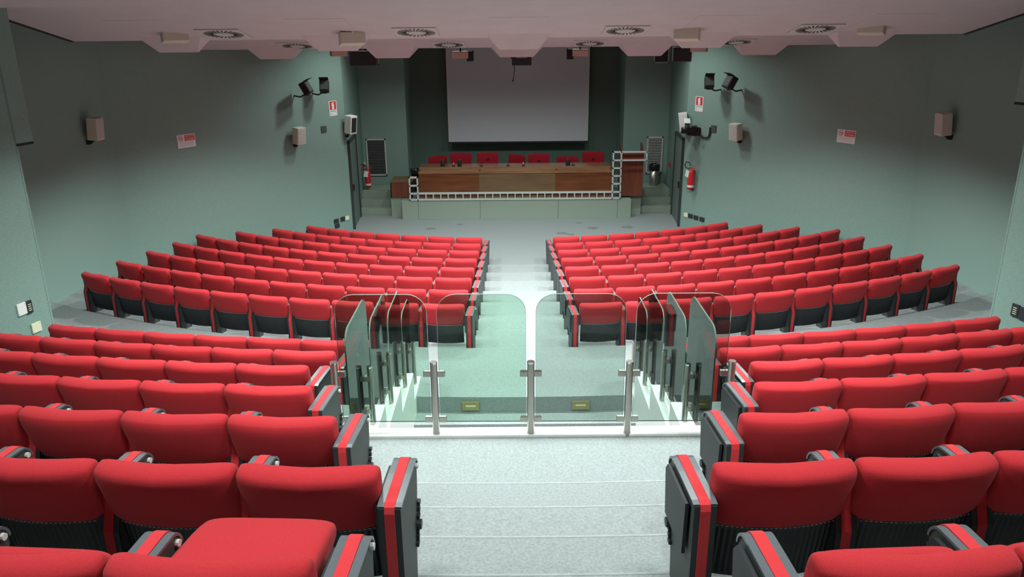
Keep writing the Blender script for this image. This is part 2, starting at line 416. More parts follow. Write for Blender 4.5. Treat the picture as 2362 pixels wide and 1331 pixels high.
ME['bolt'] = MB().cyl((.040, .388, AT-.036), (.052, .388, AT-.036), .012, 10).mesh('bolt_cap', 'white')
hb = MB()
for i in range(7):
    hb.box((.046, .385-.011*i, .32-.026*i), (.014, .018 if i % 2 else .028, .018))
hb.cyl((.04, .345, .24), (.062, .345, .24), .022, 10)
ME['hinge'] = hb.mesh('tablet_hinge', 'black')
ORD = ['first', 'second', 'third', 'fourth', 'fifth', 'sixth', 'seventh', 'eighth', 'ninth', 'tenth']
def side_panel(parent, x, end, flip=False, hinge=False, tablet=True, bolt=True):
    sfx = '_end' if end else '_mid'
    p = obj('side_panel', ME['side'+sfx], parent); p.location = (x, 0, 0)
    for nm in ('strip'+sfx, 'trim'+sfx, 'rear_edge'+sfx) + (('tablet'+sfx,) if tablet else ()) + (('bolt',) if bolt else ()) + (('hinge',) if hinge else ()):
        o = obj(ME[nm].name.split('.')[0], ME[nm], p)
        if nm == 'hinge' and flip: o.scale = (-1, 1, 1)
    return p
def seat(R, s, a, z, label, group, near, down=False, aisle=False, outer=False, PIT=PIT):
    Y0 = R; R = RY(Y0); ph = a/R
    t = thing('auditorium_seat', label, 'seat', (s*R*math.sin(ph), Y0+R-R*math.cos(ph)-.08, z), s*ph, group)
    obj('backrest', ME['back'], t); obj('back_shell', ME['shell'], t)
    if near: obj('stitching', ME['stitch'], t)
    obj('seat_cushion', ME['seat_dn' if down else 'seat_up'], t)
    ex = .040
    side_panel(t, -s*(PIT/2+(ex if aisle else 0)), aisle, flip=(s > 0), hinge=(aisle and near), tablet=near, bolt=near)
    if outer: side_panel(t, s*(PIT/2), False, tablet=near, bolt=near)
    return t
SIDE = {-1: 'left', 1: 'right'}
LOWN = [7, 8, 9, 10, 10, 10, 10, 10]
for k in range(8):
    R = Y1-DY*k-.02
    for s in (-1, 1):
        n = LOWN[k]
        for i in range(n):
            pos = 'aisle seat' if i == 0 else ('outermost seat' if i == n-1 else ORD[i]+' seat from aisle')
            rown = 'front row' if k == 0 else ('rearmost row' if k == 7 else ORD[k]+' row from stage')
            lab = 'red folding auditorium %s, %s, lower %s block' % (pos, rown, SIDE[s])
            seat(R, s, .712+PLOW*(i+.5), RL*k, lab, 'lower block seats', k >= 6, aisle=(i == 0), outer=(i == n-1), PIT=PLOW)
UPN = {0: 3, 1: 4, 2: 4, 3: 5, 4: 6, 5: 7, 6: 6}
for j in range(0, 7):
    R = yu(j)-.02
    for s in (-1, 1):
        n = UPN[j]
        for i in range(n):
            pos = 'aisle seat' if i == 0 else ORD[i]+' seat from aisle'
            rown = 'foremost row' if j == 6 else ('row nearest the viewer' if j == 0 else ORD[6-j]+' row back')
            dn = (j == 0 and s == -1 and i == 0)
            lab = ('red auditorium %s with cushion folded down, %s, upper %s block' if dn else 'red folding auditorium %s, %s, upper %s block') % (pos, rown, SIDE[s])
            seat(R, s, AH[j]-.005+PIT*(i+.5), zu(j), lab, 'upper block seats', True, down=dn, aisle=(i == 0), outer=(i == n-1))

# worn dark spots in the carpet in front of the stage
for px, py, w_ in ((993, 528, .13), (1061, 518, .08), (1296, 538, .13), (1335, 514, .08), (1367, 526, .14), (1447, 524, .14), (1316, 541, .10)):
    p = at_z(px, py, .0); n = 14
    V = [(p.x+w_*(1+.25*math.sin(3*i+px))*math.cos(2*math.pi*i/n), p.y+w_*.8*(1+.2*math.cos(2*i+px))*math.sin(2*math.pi*i/n), z) for z in (0, .0015) for i in range(n)]
    MB().add(V, [tuple(range(n))[::-1], tuple(range(n, 2*n))] + [(i, (i+1) % n, n+(i+1) % n, n+i) for i in range(n)]).build('carpet_stain', 'stain', floor)
# ------------------------------------------------------------------ glass railings
def panel_poly(w, h, r, n=6, both=True):
    pts = [(-w/2, 0), (w/2, 0)]
    for i in range(n+1):
        a = math.pi/2*i/n; pts.append((w/2-r+r*math.cos(a), h-r+r*math.sin(a)))
    for i in range(n+1):
        a = math.pi/2+math.pi/2*i/n; pts.append((-w/2+r+r*math.cos(a), h-r+r*math.sin(a)))
    return pts
def rim(poly, T, parent):
    n = len(poly); V = []; c = (0, .5)
    for i, (a, b) in enumerate(poly):
        p = Vector(poly[i-1]); q = Vector(poly[(i+1) % n]); d = (q-p).normalized(); nn = Vector((d.y, -d.x))
        for o, c_ in ((.0, -.0053), (.0, .0053), (.002, .0053), (.002, -.0053)):
            V.append(T(a+nn.x*o, b+nn.y*o, c_))
    Fc = [(i*4+j, i*4+(j+1) % 4, ((i+1) % n)*4+(j+1) % 4, ((i+1) % n)*4+j) for i in range(n) for j in range(4)]
    return MB().add(V, Fc).build('polished_edge', 'rim', parent)
def post(parent, x, y, z, h=.57, r=.025):
    p = MB().cyl((x, y, z), (x, y, z+h-.012), r, 28).build('post', 'steel', parent)
    MB().cyl((x, y, z+h-.012), (x, y, z+h), r*1.04, 16).build('cap', 'chrome', p)
    return p
rail = thing('glass_railing', 'front glass railing of four panes on steel posts above the stairway', 'railing', (0, RAILY, zu(3)), -.012)
PX = [-1.36, -.67, 0, .68, 1.38]
for x in PX: post(rail, x, 0, 0.0)
for i, (x0, x1) in enumerate(zip(PX[:-1], PX[1:])):
    g = MB().prism(panel_poly(x1-x0-.07, .95, .13), -.005, .005, lambda a, b, c: Vector((a, c, b))).build('glass_pane', 'glassg' if i < 2 else 'glassn', rail)
    g.location = ((x0+x1)/2, .012, .105); rim(panel_poly(x1-x0-.07, .95, .13), lambda a, b, c: Vector((a, c, b)), g)
    for x, d in ((x0, 1), (x1, -1)):
        for z in (.125, .475):
            MB().box((x+d*.048, .012, z), (.055, .03, .042)).build('clamp', 'steel', rail, bevel=.004)
for s, nm in ((-1, 'left'), (1, 'right')):
    sr = thing('glass_railing', 'stepped glass railing on white ledge along %s side of the stairway' % nm, 'railing', (s*1.27, 5.02, 0))
    for j, a, b in PSEG:
        z = pz(j)+.03; L = .80 if j < 7 else .62; yc = (a+b)/2-5.02-.05
        g = MB().prism(panel_poly(L, .93, .13), -.005, .005, lambda p, q, c: Vector((c, p, q))).build('glass_pane', 'glassn', sr)
        g.location = (s*.012, yc, z+.07); rim(panel_poly(L, .93, .13), lambda p, q, c: Vector((c, p, q)), g)
        post(sr, -s*.035, yc+.16, z, .50, .022)
        if j > 4: post(sr, -s*.035, yc-.26, z, .22, .016)
        for zz in (.12, .40):
            MB().box((-s*.010, yc+.16, z+zz), (.035, .05, .04)).build('clamp', 'steel', sr)
# brass step lights on the stair risers
for i, (x, k) in enumerate(((-.59, 0), (.62, 0), (-.59, 1), (.62, 1))):
    zt = ZC-.18*k; yy = 7.8-.28*k
    t = thing('step_light', 'brass step light %s on the %s stair riser' % (('left', 'right')[i % 2], ('top', 'second')[k]), 'light', (x, yy, zt-.10))
    MB().box((0, -.008, 0), (.19, .016, .10)).build('plate', 'brass', t, bevel=.003)
    MB().box((0, -.019, .005), (.11, .008, .016)).build('lamp_slot', 'cream', t)

# ------------------------------------------------------------------ stage
ZS = .51
pod = thing('stage_podium', 'low green carpeted podium carrying the speakers desk', 'stage', (0, 19.9, 0))
for x0, x1, nm in ((-2.95, -2.53, 'podium_panel'), (-2.53, -.93, 'podium_panel'), (-.93, 1.09, 'podium_panel'), (1.09, 2.62, 'podium_panel'), (2.62, 2.97, 'podium_panel')):
    MB().bb(x0+.003, x1-.003, 0, .10, 0, ZS-.01).build(nm, 'podium', pod, bevel=.004)
MB().bb(-2.94, 2.96, .06, .5, 0, ZS-.015).build('podium_core', 'podium', pod)
for x0, x1 in ((-3.28, -2.95), (2.97, 3.28)):
    MB().bb(x0, x1, .38, .6, 0, ZS-.01).build('podium_wing', 'podium', pod)
MB().bb(-3.27, 3.27, .5, 2.09, 0, ZS).bb(-2.99, 2.99, 2.09, 3.38, 0, ZS).build('stage_floor', 'floor', pod)
for s in (-1, 1):
    t = thing('stage_steps', 'carpeted steps up to the stage beside the %s door' % SIDE[s], 'steps', (s*3.7, 20.5, 0))
    for i, (a, zt) in enumerate(((0, .17), (.30, .34), (.60, .51))):
        w = wallx(20.5+a)
        MB().bb(s*3.28-s*3.7, s*w-s*3.7, a, 1.49, zt-.17, zt).build('step', 'podium', t, bevel=.008)
# desk
dk = thing('speakers_desk', 'long wooden speakers desk with white truss along its foot', 'desk', (0, 20.02, ZS))
DX0, DX1 = -2.50, 2.46
zf, zr = 4.79-3.60-ZS, 4.79-3.50-ZS
for x0, x1, mt in ((DX0, -.95, 'wood1'), (-.95, 1.02, 'wood2'), (1.02, DX1, 'wood1')):
    MB().bb(x0+.002, x1-.002, 0, .035, .0, zf-.01).build('front_panel', mt, dk)
    mb = MB().prism([(-.01, zf-.02), (.24, zr-.02), (.24, zr+.01), (-.01, zf+.01)], x0, x1, TX)
    mb.build('sloping_shelf', 'wood3', dk)
MB().bb(DX0, DX1, .24, .80, zr-.03, zr+.006).build('desk_top', 'wood3', dk)
for x in (DX0, -.95, 1.02, DX1-.04): MB().bb(x, x+.04, .04, .72, 0, zr-.03).build('side_support', 'wood4', dk)
# white truss (ladder frame) in front of the desk
tr = thing('white_truss', 'white ladder-like metal frame around desk foot and lectern', 'frame', (0, 19.925, ZS))
TW = .028
def bar(x0, x1, z0, z1, y0=-.045, y1=-.015): return MB().bb(x0, x1, y0, y1, z0, z1).build('bar', 'alu', tr)
XL0, XL1 = -2.74, -2.51; XR0, XR1 = 2.46, 2.69; XE = 3.33
zt0 = .0; zt1 = .185; ZLm = .60; ZR1 = 1.205; ZR0 = .97
for yo in (0, .10):
    ya, yb = -.045+yo, -.015+yo
    bar(XL0, XR1, zt0, zt0+TW, ya, yb); bar(XL1, XR0, zt1-TW, zt1, ya, yb)
    for x in (XL0, XL1-TW): bar(x, x+TW, 0, ZLm, ya, yb)
    for x in (XR0, XR1-TW): bar(x, x+TW, 0, ZR1, ya, yb)
    bar(XR0, XE, ZR1-TW, ZR1, ya, yb); bar(XR1, XE, ZR0, ZR0+TW, ya, yb); bar(XE-TW, XE, ZR0, ZR1, ya, yb)
    for z in (.185, .39, ZLm): bar(XL0, XL1, z-TW, z, ya, yb)
    for z in (.185, .40, .60, .80, ZR0+TW): bar(XR0, XR1, z-TW, z, ya, yb)
ncell = 26
for i in range(1, ncell):
    x = XL1 + (XR0-XL1)*i/ncell
    MB().bb(x-.011, x+.011, -.045, .085, TW, zt1-TW).build('rung', 'alu', tr)
# lectern and low cabinet
lc = thing('lectern', 'tall mahogany lectern at the right end of the desk', 'lectern', (2.99, 20.08, ZS))
MB().bb(-.275, .275, 0, .03, .03, 1.19).build('front_panel', 'wood4', lc)
for s in (-1, 1):
    MB().prism([(.03, 0), (.03, 1.19), (.34, 1.34), (.50, 1.34), (.50, 0)], s*.275-.012, s*.275+.012, TX).build('side_panel', 'wood4', lc)
MB().bb(-.26, .26, .03, .48, 1.02, 1.05).build('shelf', 'wood4', lc)
lo = thing('low_cabinet', 'low mahogany cabinet at the left end of the desk', 'cabinet', (-3.0, 20.25, ZS))
MB().bb(-.27, .29, 0, .02, 0, .40).bb(-.27, -.25, 0, .75, 0, .40).bb(.27, .29, 0, .75, 0, .40).build('body', 'wood4', lo)
MB().bb(-.28, .30, -.01, .77, .40, .425).build('top', 'wood2', lo)
MB().bb(.005, .011, -.002, .0, 0, .40).build('seam', 'dark', lo)
# red chairs behind the desk
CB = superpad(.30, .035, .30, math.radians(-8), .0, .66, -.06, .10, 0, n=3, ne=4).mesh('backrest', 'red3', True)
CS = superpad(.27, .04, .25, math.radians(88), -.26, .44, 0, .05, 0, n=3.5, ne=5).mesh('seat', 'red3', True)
CL = MB().cyl((0, 0, 0), (0, 0, .40), .016, 8).mesh('leg', 'black')
CH = MB().box((0, -.062, .0), (.07, .012, .02)).mesh('grip_hole', 'dark')
for i, (px, py, wpx) in enumerate(((1008, 360, 40), (1063, 353, 50), (1125, 352, 50), (1194, 357, 39), (1243, 355, 50), (1309, 361, 51), (1368, 351, 51))):
    yy = 21.45
    p = at_y(px, py, yy); sc = wpx*(yy/math.cos(TH))/F/.60*.985
    rot = math.acos(min(1, wpx/52)) if wpx < 45 else 0
    htop = p.z-ZS
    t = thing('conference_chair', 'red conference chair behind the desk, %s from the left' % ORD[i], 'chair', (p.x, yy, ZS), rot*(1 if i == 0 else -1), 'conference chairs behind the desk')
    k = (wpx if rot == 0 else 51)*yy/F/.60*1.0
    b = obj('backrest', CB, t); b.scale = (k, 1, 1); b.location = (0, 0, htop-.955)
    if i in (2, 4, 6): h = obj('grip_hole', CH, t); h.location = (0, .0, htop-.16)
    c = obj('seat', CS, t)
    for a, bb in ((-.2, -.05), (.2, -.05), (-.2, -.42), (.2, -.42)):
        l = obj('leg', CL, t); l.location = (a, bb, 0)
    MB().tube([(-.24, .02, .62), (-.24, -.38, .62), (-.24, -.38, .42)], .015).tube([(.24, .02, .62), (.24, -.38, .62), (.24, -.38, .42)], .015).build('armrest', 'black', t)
ZD = ZS+zr+.006
for i, (px, nm) in enumerate(((1021, 'first'), (1060, 'second'), (1310, 'third'))):
    p = at_y(px, 378, 20.42)
    t = thing('desk_speaker', 'small black desk loudspeaker, %s from the left on the desk' % nm, 'speaker', (p.x, 20.42, ZD), 0, 'desk loudspeakers')
    MB().lathe([(0, 0), (.055, 0), (.058, .02), (.052, .15), (.045, .165), (0, .165)], n=14).build('body', 'rubber', t, True)
    MB().lathe([(.046, .166), (.046, .172), (0, .172)], n=14).build('rim', 'panel', t)
for i, px in enumerate((1046, 1110, 1172, 1207, 1322)):
    p = at_y(px, 378, 20.40)
    t = thing('microphone', 'small desk microphone, %s from the left on the desk' % ORD[i], 'microphone', (p.x, 20.40, ZD), 0, 'desk microphones')
    MB().box((0, 0, .012), (.08, .10, .024)).build('base', 'black', t, bevel=.004)
    MB().tube([(0, 0, .02), (.0, .03, .05), (0, .06, .06)], .006).build('gooseneck', 'steel', t)
    MB().lathe([(0, -.015), (.015, -.01), (.017, .008), (0, .02)], (0, .07, .06), 10).build('capsule', 'white' if i in (0, 3) else 'rubber', t, True)
# bins
def bin_(px, py, yy, label, z, bag_only):
    p = at_y(px, py, yy)
    t = thing('waste_bin', label, 'bin', (p.x, yy, z))
    MB().lathe([(0, 0), (.117, 0), (.121, .02), (.121, .54), (.113, .54), (.113, .02), (0, .02)], n=22).build('body', 'steel' if not bag_only else 'black', t, True)
    pr = [(.14, .50), (.15, .57), (.175, .585), (.195, .55), (.185, .46), (.175, .42), (.168, .43), (.175, .52), (.165, .555)]
    mb = MB(); n = 26; V = []
    for i in range(n):
        a = 2*math.pi*i/n
        for r, zz in pr:
            rr = .78*r*(1+.05*math.sin(5*a)+.04*math.sin(11*a+zz*30)); V.append((rr*math.cos(a), rr*math.sin(a), zz+.012*math.sin(7*a)))
    k = len(pr); mb.add(V, [(i*k+j, ((i+1) % n)*k+j, ((i+1) % n)*k+j+1, i*k+j+1) for i in range(n) for j in range(k-1)])
    mb.build('bin_bag', 'bag', t, True)
bin_(1508, 410, 21.65, 'round steel waste bin with black bag beside the right grille', ZS, False)
bin_(959, 395, 21.2, 'black lined waste bin half hidden by the desk', ZS, True)
# projection screen
sc = thing('projection_screen', 'large grey projection screen hanging behind the desk', 'screen', (.06, 22.9, 0))
s0 = at_y(1035, 327, 22.9); s1 = at_y(1356, 325, 22.9)
sx0, sx1, szb = s0.x-.06, s1.x-.06, (s0.z+s1.z)/2
MB().bb(sx0+.04, sx1-.04, 0, .006, szb, 4.95).build('screen_cloth', 'screen', sc)
MB().bb(sx0, sx0+.04, -.001, .007, szb, 4.95).bb(sx1-.04, sx1, -.001, .007, szb, 4.95).build('border', 'alu', sc)
MB().bb(sx0, sx1, -.012, .018, szb-.045, szb).build('bottom_bar', 'rubber', sc)
MB().bb(sx0-.1, sx1+.1, -.06, .1, 4.95, 5.1).build('roller_case', 'white', sc)

# ------------------------------------------------------------------ stage doors
for n_, s in ((1, -1), (2, 1)):
    x = wallx(19.5); zt = 2.17
    a0, a1 = 18.93, 20.28
    ang = -s*math.atan(.066)
    d = thing('door_%d' % n_, None, None, (s*wallx(a0), a0, 0), ang); tag(d, kind='structure')
    L = a1-a0
    MB().bb(-s*.03, s*.02, .05, L-.05, 0, zt-.05).build('door_leaf', 'doorgreen', d)
    MB().bb(-s*.06, s*.02, 0, .05, 0, zt).bb(-s*.06, s*.02, L-.05, L, 0, zt).bb(-s*.06, s*.02, 0, L, zt-.05, zt).build('door_frame', 'frame', d)
    hd = MB().box((-s*.06, .14, 1.02), (.05, .05, .16)).build('door_handle', 'rubber', d)
    MB().cyl((-s*.08, .14, 1.04), (-s*.08, .26, 1.04), .012).build('lever', 'rubber', hd)

# ------------------------------------------------------------------ things on the walls
def wallframe(s, seg):
    """origin point, tangent (to the right in the photo), inward normal"""
    if seg == 'far': a, b = Vector((s*WX0, WY0, 0)), Vector((s*WX1, WY1, 0))
    elif seg == 'straight': a, b = Vector((s*WX1, WY1, 0)), Vector((s*WX1, VY+.15, 0))
    elif seg == 'near': a, b = Vector((s*VX, VY, 0)), Vector((s*(VX+(VY+7)*TN), -7, 0))
    elif seg == 'door': a, b = Vector((s*wallx(22.0), 22.0, 0)), Vector((s*WX0, WY0, 0))
    t = (b-a).normalized(); n = Vector((-t.y, t.x, 0))
    if n.x*s > 0: n = -n
    return a, t, n
def on_wall(name, label, cat, px, py, s, seg, off=0.0, group=None):
    """an Empty whose local x runs along the wall to the viewer's right, -y comes out of the wall"""
    a, t, n = wallframe(s, seg); p = at_plane(px, py, a + n*off, n)
    xx = Vector((0, 0, 1)).cross(-n).normalized() * -1
    xx = (-n).cross(Vector((0, 0, 1))).normalized()
    R = Matrix((xx, -n, Vector((0, 0, 1)))).transposed()
    o = thing(name, label, cat, p, 0, group, R=R)
    return o
FRONT = (math.pi/2, 0, 0)
def nosmoke(px, py, s, label):
    t = on_wall('no_smoking_sign', label, 'sign', px, py, s, 'far', .004)
    MB().box((0, 0, 0), (.40, .006, .25)).build('board', 'white', t)
    MB().box((.075, -.0045, .057), (.22, .002, .105)).build('red_field', 'signred', t)
    ring = MB(); n = 28; V = []
    for i in range(n):
        a = 2*math.pi*i/n; V += [(-.125+.052*math.cos(a), -.005, .057+.052*math.sin(a)), (-.125+.043*math.cos(a), -.005, .057+.043*math.sin(a))]
    ring.add(V, [(2*i, 2*((i+1) % n), 2*((i+1) % n)+1, 2*i+1) for i in range(n)])
    ring.box((-.125, -.005, .057), (.090, .001, .009), R=Matrix.Rotation(math.radians(45), 3, 'Y')); ring.build('prohibition_ring', 'signred', t)
    MB().box((-.128, -.0045, .055), (.055, .001, .010)).box((-.095, -.0045, .062), (.008, .001, .016)).build('cigarette', 'ink', t)
    text('VIETATO', .048, 'white', t, (.075, -.0065, .082), FRONT, align='CENTER')
    text('FUMARE', .048, 'white', t, (.075, -.0065, .034), FRONT, align='CENTER')
    mb = MB()
    for i in range(4): mb.box((0-.01*(i % 2), -.0045, -.022-.022*i), (.33-.03*(i % 3), .001, .005))
    mb.build('fine_print', 'ventwhite', t)
nosmoke(430, 325, -1, 'white no smoking sign with red field on the left wall')
nosmoke(1952, 315, 1, 'white no smoking sign with red field on the right wall')
def firesign(px, py, s, label):
    t = on_wall('extinguisher_sign', label, 'sign', px, py, s, 'far', .004)
    MB().box((0, 0, 0), (.25, .006, .34)).build('board', 'white', t)
    MB().box((0, -.0045, .065), (.20, .002, .185)).build('red_field', 'signred', t)
    m = MB().prism([(-.035, -.02), (.035, -.02), (.035, .085), (.018, .105), (.018, .12), (.045, .128), (.02, .14), (-.02, .135), (-.04, .115), (-.045, .06), (-.04, .06), (-.034, .10), (-.018, .11), (-.035, .085)], -.0075, -.0058, lambda a, b, c: Vector((a, c, b)))
    m.build('extinguisher_pictogram', 'white', t)
    text('ESTINTORE', .036, 'ink', t, (0, -.005, -.065), FRONT, align='CENTER')
    text('N.', .045, 'ink', t, (-.10, -.005, -.125), FRONT)
firesign(768, 250, -1, 'red and white fire extinguisher sign on the left wall')
firesign(1613, 240, 1, 'red and white fire extinguisher sign on the right wall')
def wallspeaker(px, py, s, seg, label, w=.24, h=.36):
    t = on_wall('wall_speaker', label, 'speaker', px, py, s, seg, .17, 'beige wall speakers')
    t.rotation_euler.rotate_axis('X', math.radians(6))
    MB().box((0, 0, 0), (w, .17, h)).build('cabinet', 'beige', t, bevel=.010)
    g = MB().box((0, -.086, .01), (w-.03, .008, h-.05)).build('grille', 'grille', t, bevel=.003)
    MB().box((-.0, -.09, -h/2+.018), (.035, .006, .010)).build('badge', 'white', t)
    MB().cyl((0, .03, -h/2), (0, .09, -h/2-.06), .022).box((0, .12, -h/2-.05), (.08, .06, .07)).build('bracket', 'rubber', t)
wallspeaker(220, 297, -1, 'straight', 'beige wall speaker in the dim part of the left wall')
wallspeaker(690, 313, -1, 'far', 'beige wall speaker on the lit left wall near the stage')
wallspeaker(1697, 304, 1, 'far', 'beige wall speaker on the lit right wall near the stage')
wallspeaker(2176, 286, 1, 'straight', 'beige wall speaker in the dim part of the right wall')
def colspeaker(px, py, s, label):
    p = at_y(px, py, 18.75)
    t = thing('column_speaker', label, 'speaker', p, math.radians(58) if s < 0 else math.radians(-100)); t.rotation_euler.rotate_axis('X', math.radians(8))
    MB().box((0, 0, 0), (.22, .20, .42)).build('cabinet', 'white', t, bevel=.012)
    MB().box((0, -.102, .0), (.16, .01, .34)).build('grille', 'rubber', t)
    MB().cyl((0, .05, -.21), (0, .09, -.31), .03).cyl((0, .09, -.31), (s*.0, .20, -.31), .025).build('bracket', 'rubber', t)
# the grilles face the stage seats; each box hangs at the corner above a stage door
colspeaker(809, 287, -1, 'white tilted speaker box above the left stage door')
colspeaker(1576, 281, 1, 'white tilted speaker box above the right stage door')
def flood(px, py, s, label, yaw, w=.30, h=.27):
    t = on_wall('wall_floodlight', label, 'floodlight', px, py, s, 'far', .38, 'black floodlights on the side walls')
    hd = Matrix.Rotation(yaw, 3, 'Z') @ Matrix.Rotation(math.radians(-28), 3, 'X')
    b = MB().box((0, 0, 0), (w, .14, h), R=hd).build('housing', 'rubber', t, bevel=.012)
    f = hd @ Vector((0, -.075, 0))
    MB().box(f, (w*.85, .01, h*.8), R=hd).build('lens', 'panel', b)
    v = hd @ Vector((0, -.12, h/2)); MB().box(v, (w, .12, .008), R=hd).build('barn_door', 'rubber', t)
    MB().tube([(0, .05, -h/2), (0, .20, -h/2-.06), (0, .40, -h/2-.04)], .016).box((0, -.0, -h/2-.01), (.07, .08, .03)).build('bracket', 'rubber', t)
flood(706, 203, -1, 'left one of the two black floodlights on the left wall', .5)
flood(748, 199, -1, 'right one of the two black floodlights on the left wall', -.9, .20, .26)
flood(1636, 190, 1, 'left one of the two black floodlights on the right wall', .9, .20, .26)
flood(1684, 190, 1, 'right one of the two black floodlights on the right wall', -.35)
def plate(px, py, s, seg, w, h, mt, label, marks=0, name='wall_plate'):
    t = on_wall(name, label, 'wall plate', px, py, s, seg, .012)
    MB().box((0, 0, 0), (w, .022, h)).build('cover', mt, t, bevel=.004)
    if marks:
        for i in range(marks): MB().box((0, -.0125, h*(.22-.16*i)), (w*.5, .004, h*.05)).build('socket_slot', 'cream', t)
    else:
        for a in (-1, 1): MB().box((a*w*.38, -.0125, a*h*.36), (.008, .003, .008)).build('screw', 'steel', t)
    return t
plate(50, 713, -1, 'near', .125, .15, 'white', 'white wall plate beside a dark socket plate, lower left wall')
plate(67, 708, -1, 'near', .085, .16, 'black', 'dark socket plate beside the white plate, lower left wall', 4, 'socket_plate')
plate(84, 755, -1, 'near', .135, .125, 'cream', 'cream square plate low on the left wall')
plate(2342, 716, 1, 'near', .10, .16, 'black', 'dark socket plate low on the right wall', 4, 'socket_plate')
plate(2359, 724, 1, 'near', .10, .16, 'black', 'plain dark plate at the right picture edge', 0)
plate(747, 298, -1, 'far', .16, .14, 'panel', 'small dark plate beside the lit left wall speaker')
for px, py, mt, lb in ((776, 510, 'black', 'upper black socket low on the left wall'), (778, 521, 'black', 'lowest black socket low on the left wall'), (791, 505, 'black', 'black socket beside the cream socket, left wall'), (800, 503, 'cream', 'cream socket low on the left wall by the corner')):
    plate(px, py, -1, 'far', .15, .10, mt, lb, 0, 'wall_socket')
for px, py, mt, lb in ((1583, 496, 'cream', 'cream socket low on the right wall by the corner'), (1592, 498, 'black', 'black socket beside the cream one, right wall'), (1605, 502, 'black', 'middle black socket low on the right wall'), (1619, 506, 'black', 'black socket with white top, furthest from the right corner')):
    plate(px, py, 1, 'far', .15, .10, mt, lb, 0, 'wall_socket')
t = plate(1646, 297, 1, 'far', .15, .15, 'panel', 'dark plate at the end of the conduit, right wall')
t = on_wall('cable_conduit', 'black cable conduit curving along the right wall below the camera', 'conduit', 1630, 312, 1, 'far', .02)
MB().tube([(-.24, -.01, .02), (-.14, -.01, -.05), (-.02, -.01, -.065), (.07, -.01, -.03), (.10, -.01, .05), (.10, -.01, .19)], .018).build('conduit', 'rubber', t)
MB().box((-.27, -.03, .06), (.13, .07, .19)).build('junction_box', 'rubber', t, bevel=.006)
p = at_y(1585, 288, 18.35)
t = thing('video_camera', 'small white video camera mounted over the right stage door', 'camera', p, math.radians(-8)); t.rotation_euler.rotate_axis('X', math.radians(14))
MB().box((0, .08, 0), (.14, .30, .15)).build('body', 'white', t, bevel=.01)
MB().cyl((0, -.07, -.03), (0, -.16, -.03), .062, 16).build('lens', 'rubber', t, True)
MB().box((0, -.072, .045), (.11, .006, .03)).build('front_window', 'panel', t)
MB().box((.03, .06, -.16), (.30, .14, .10)).box((.18, .1, -.18), (.12, .1, .22)).tube([(.18, .1, -.18), (.33, .24, -.16)], .03).build('pan_head', 'rubber', t, bevel=.006)
# fire extinguishers
def extinguisher(loc, rz, label):
    t = thing('fire_extinguisher', label, 'extinguisher', loc, rz)
    MB().lathe([(0, 0), (.06, 0), (.075, .02), (.077, .05), (.077, .40), (.06, .45), (.03, .475), (0, .475)], n=20).build('cylinder', 'paint_red', t, True)
    MB().lathe([(.0785, .05), (.0785, .10)], n=20).build('white_band', 'white', t, True)
    MB().cyl((0, 0, .47), (0, 0, .52), .022).build('valve', 'brass', t)
    MB().box((.05, 0, .535), (.14, .02, .012), R=Matrix.Rotation(math.radians(-25), 3, 'Y')).box((.05, 0, .505), (.13, .02, .012)).build('handle', 'paint_red', t)
    pts = [(-.02, 0, .50)] + [(-.13+.10*math.cos(a), 0, .55+.08*math.sin(a)) for a in [math.radians(x) for x in (-60, -120, -180, -240, -300, -360)]]
    MB().tube(pts, .011).build('hose', 'rubber', t)
    MB().box((-.045, -.085, .37), (.11, .004, .16), R=Matrix.Rotation(math.radians(12), 3, 'Y')).build('inspection_tag', 'white', t)
    MB().box((0, -.079, .22), (.07, .004, .16)).build('label_sticker', 'signred', t)
    MB().box((0, .085, .40), (.05, .03, .08)).box((0, .06, -.02), (.06, .08, .02)).build('bracket', 'rubber', t)
a_, t_, n_ = wallframe(1, 'far'); p = at_plane(1592, 436, a_ + n_*.12, n_)
extinguisher(p, math.atan2(-n_.y, -n_.x)-math.pi/2, 'red fire extinguisher hanging on the right wall with white tag')
p = at_y(861, 431, 21.35); p.x = -wallx(21.35)+.16
extinguisher(p, math.radians(12), 'red fire extinguisher hanging by the left grille')
for s, px, py in ((-1, 837, 383), (1, 1545, 379)):
    t = on_wall('alarm_button', 'small red alarm button beside the %s stage door' % SIDE[s], 'alarm', px, py, s, 'door', .02)
    MB().box((0, 0, 0), (.10, .04, .11)).build('case', 'paint_red', t, bevel=.006)
    MB().cyl((0, -.02, 0), (0, -.026, 0), .03, 14).build('button', 'rubber', t)
t = on_wall('emergency_light', 'small grey box above the left alarm button', 'box', 841, 377, -1, 'door', .02)
MB().box((0, 0, 0), (.10, .05, .08)).build('case', 'ventwhite', t, bevel=.006); MB().box((0, -.027, 0), (.07, .005, .05)).build('lens', 'white', t)
# grilles on the stage side walls
def grille(px0, px1, py0, py1, label, dark, name='wall_grille'):
    a = at_y(px0, py1, 21.98); b = at_y(px1, py0, 21.98)
    W, H = b.x-a.x, b.z-a.z
    t = thing(name, label, 'grille', (a.x+W/2, 21.985, a.z))
    MB().bb(-W/2, -W/2+.035, -.025, 0, 0, H).bb(W/2-.035, W/2, -.025, 0, 0, H).bb(-W/2, W/2, -.025, 0, 0, .035).bb(-W/2, W/2, -.025, 0, H-.035, H).build('frame', 'ventwhite', t)
    MB().bb(-W/2+.03, W/2-.03, -.004, 0, .03, H-.03).build('backing', 'dark', t)
    n = max(3, int((H-.07)/.042))
    me = MB().box((0, -.012, 0), (W-.07, .024, .008 if dark else .016), R=Matrix.Rotation(math.radians(-35), 3, 'X')).mesh('slat', 'ventgrey' if dark else 'ventwhite')
    for i in range(n):
        o = obj('slat', me, t); o.location = (0, 0, .05+(H-.10)*i/(n-1))
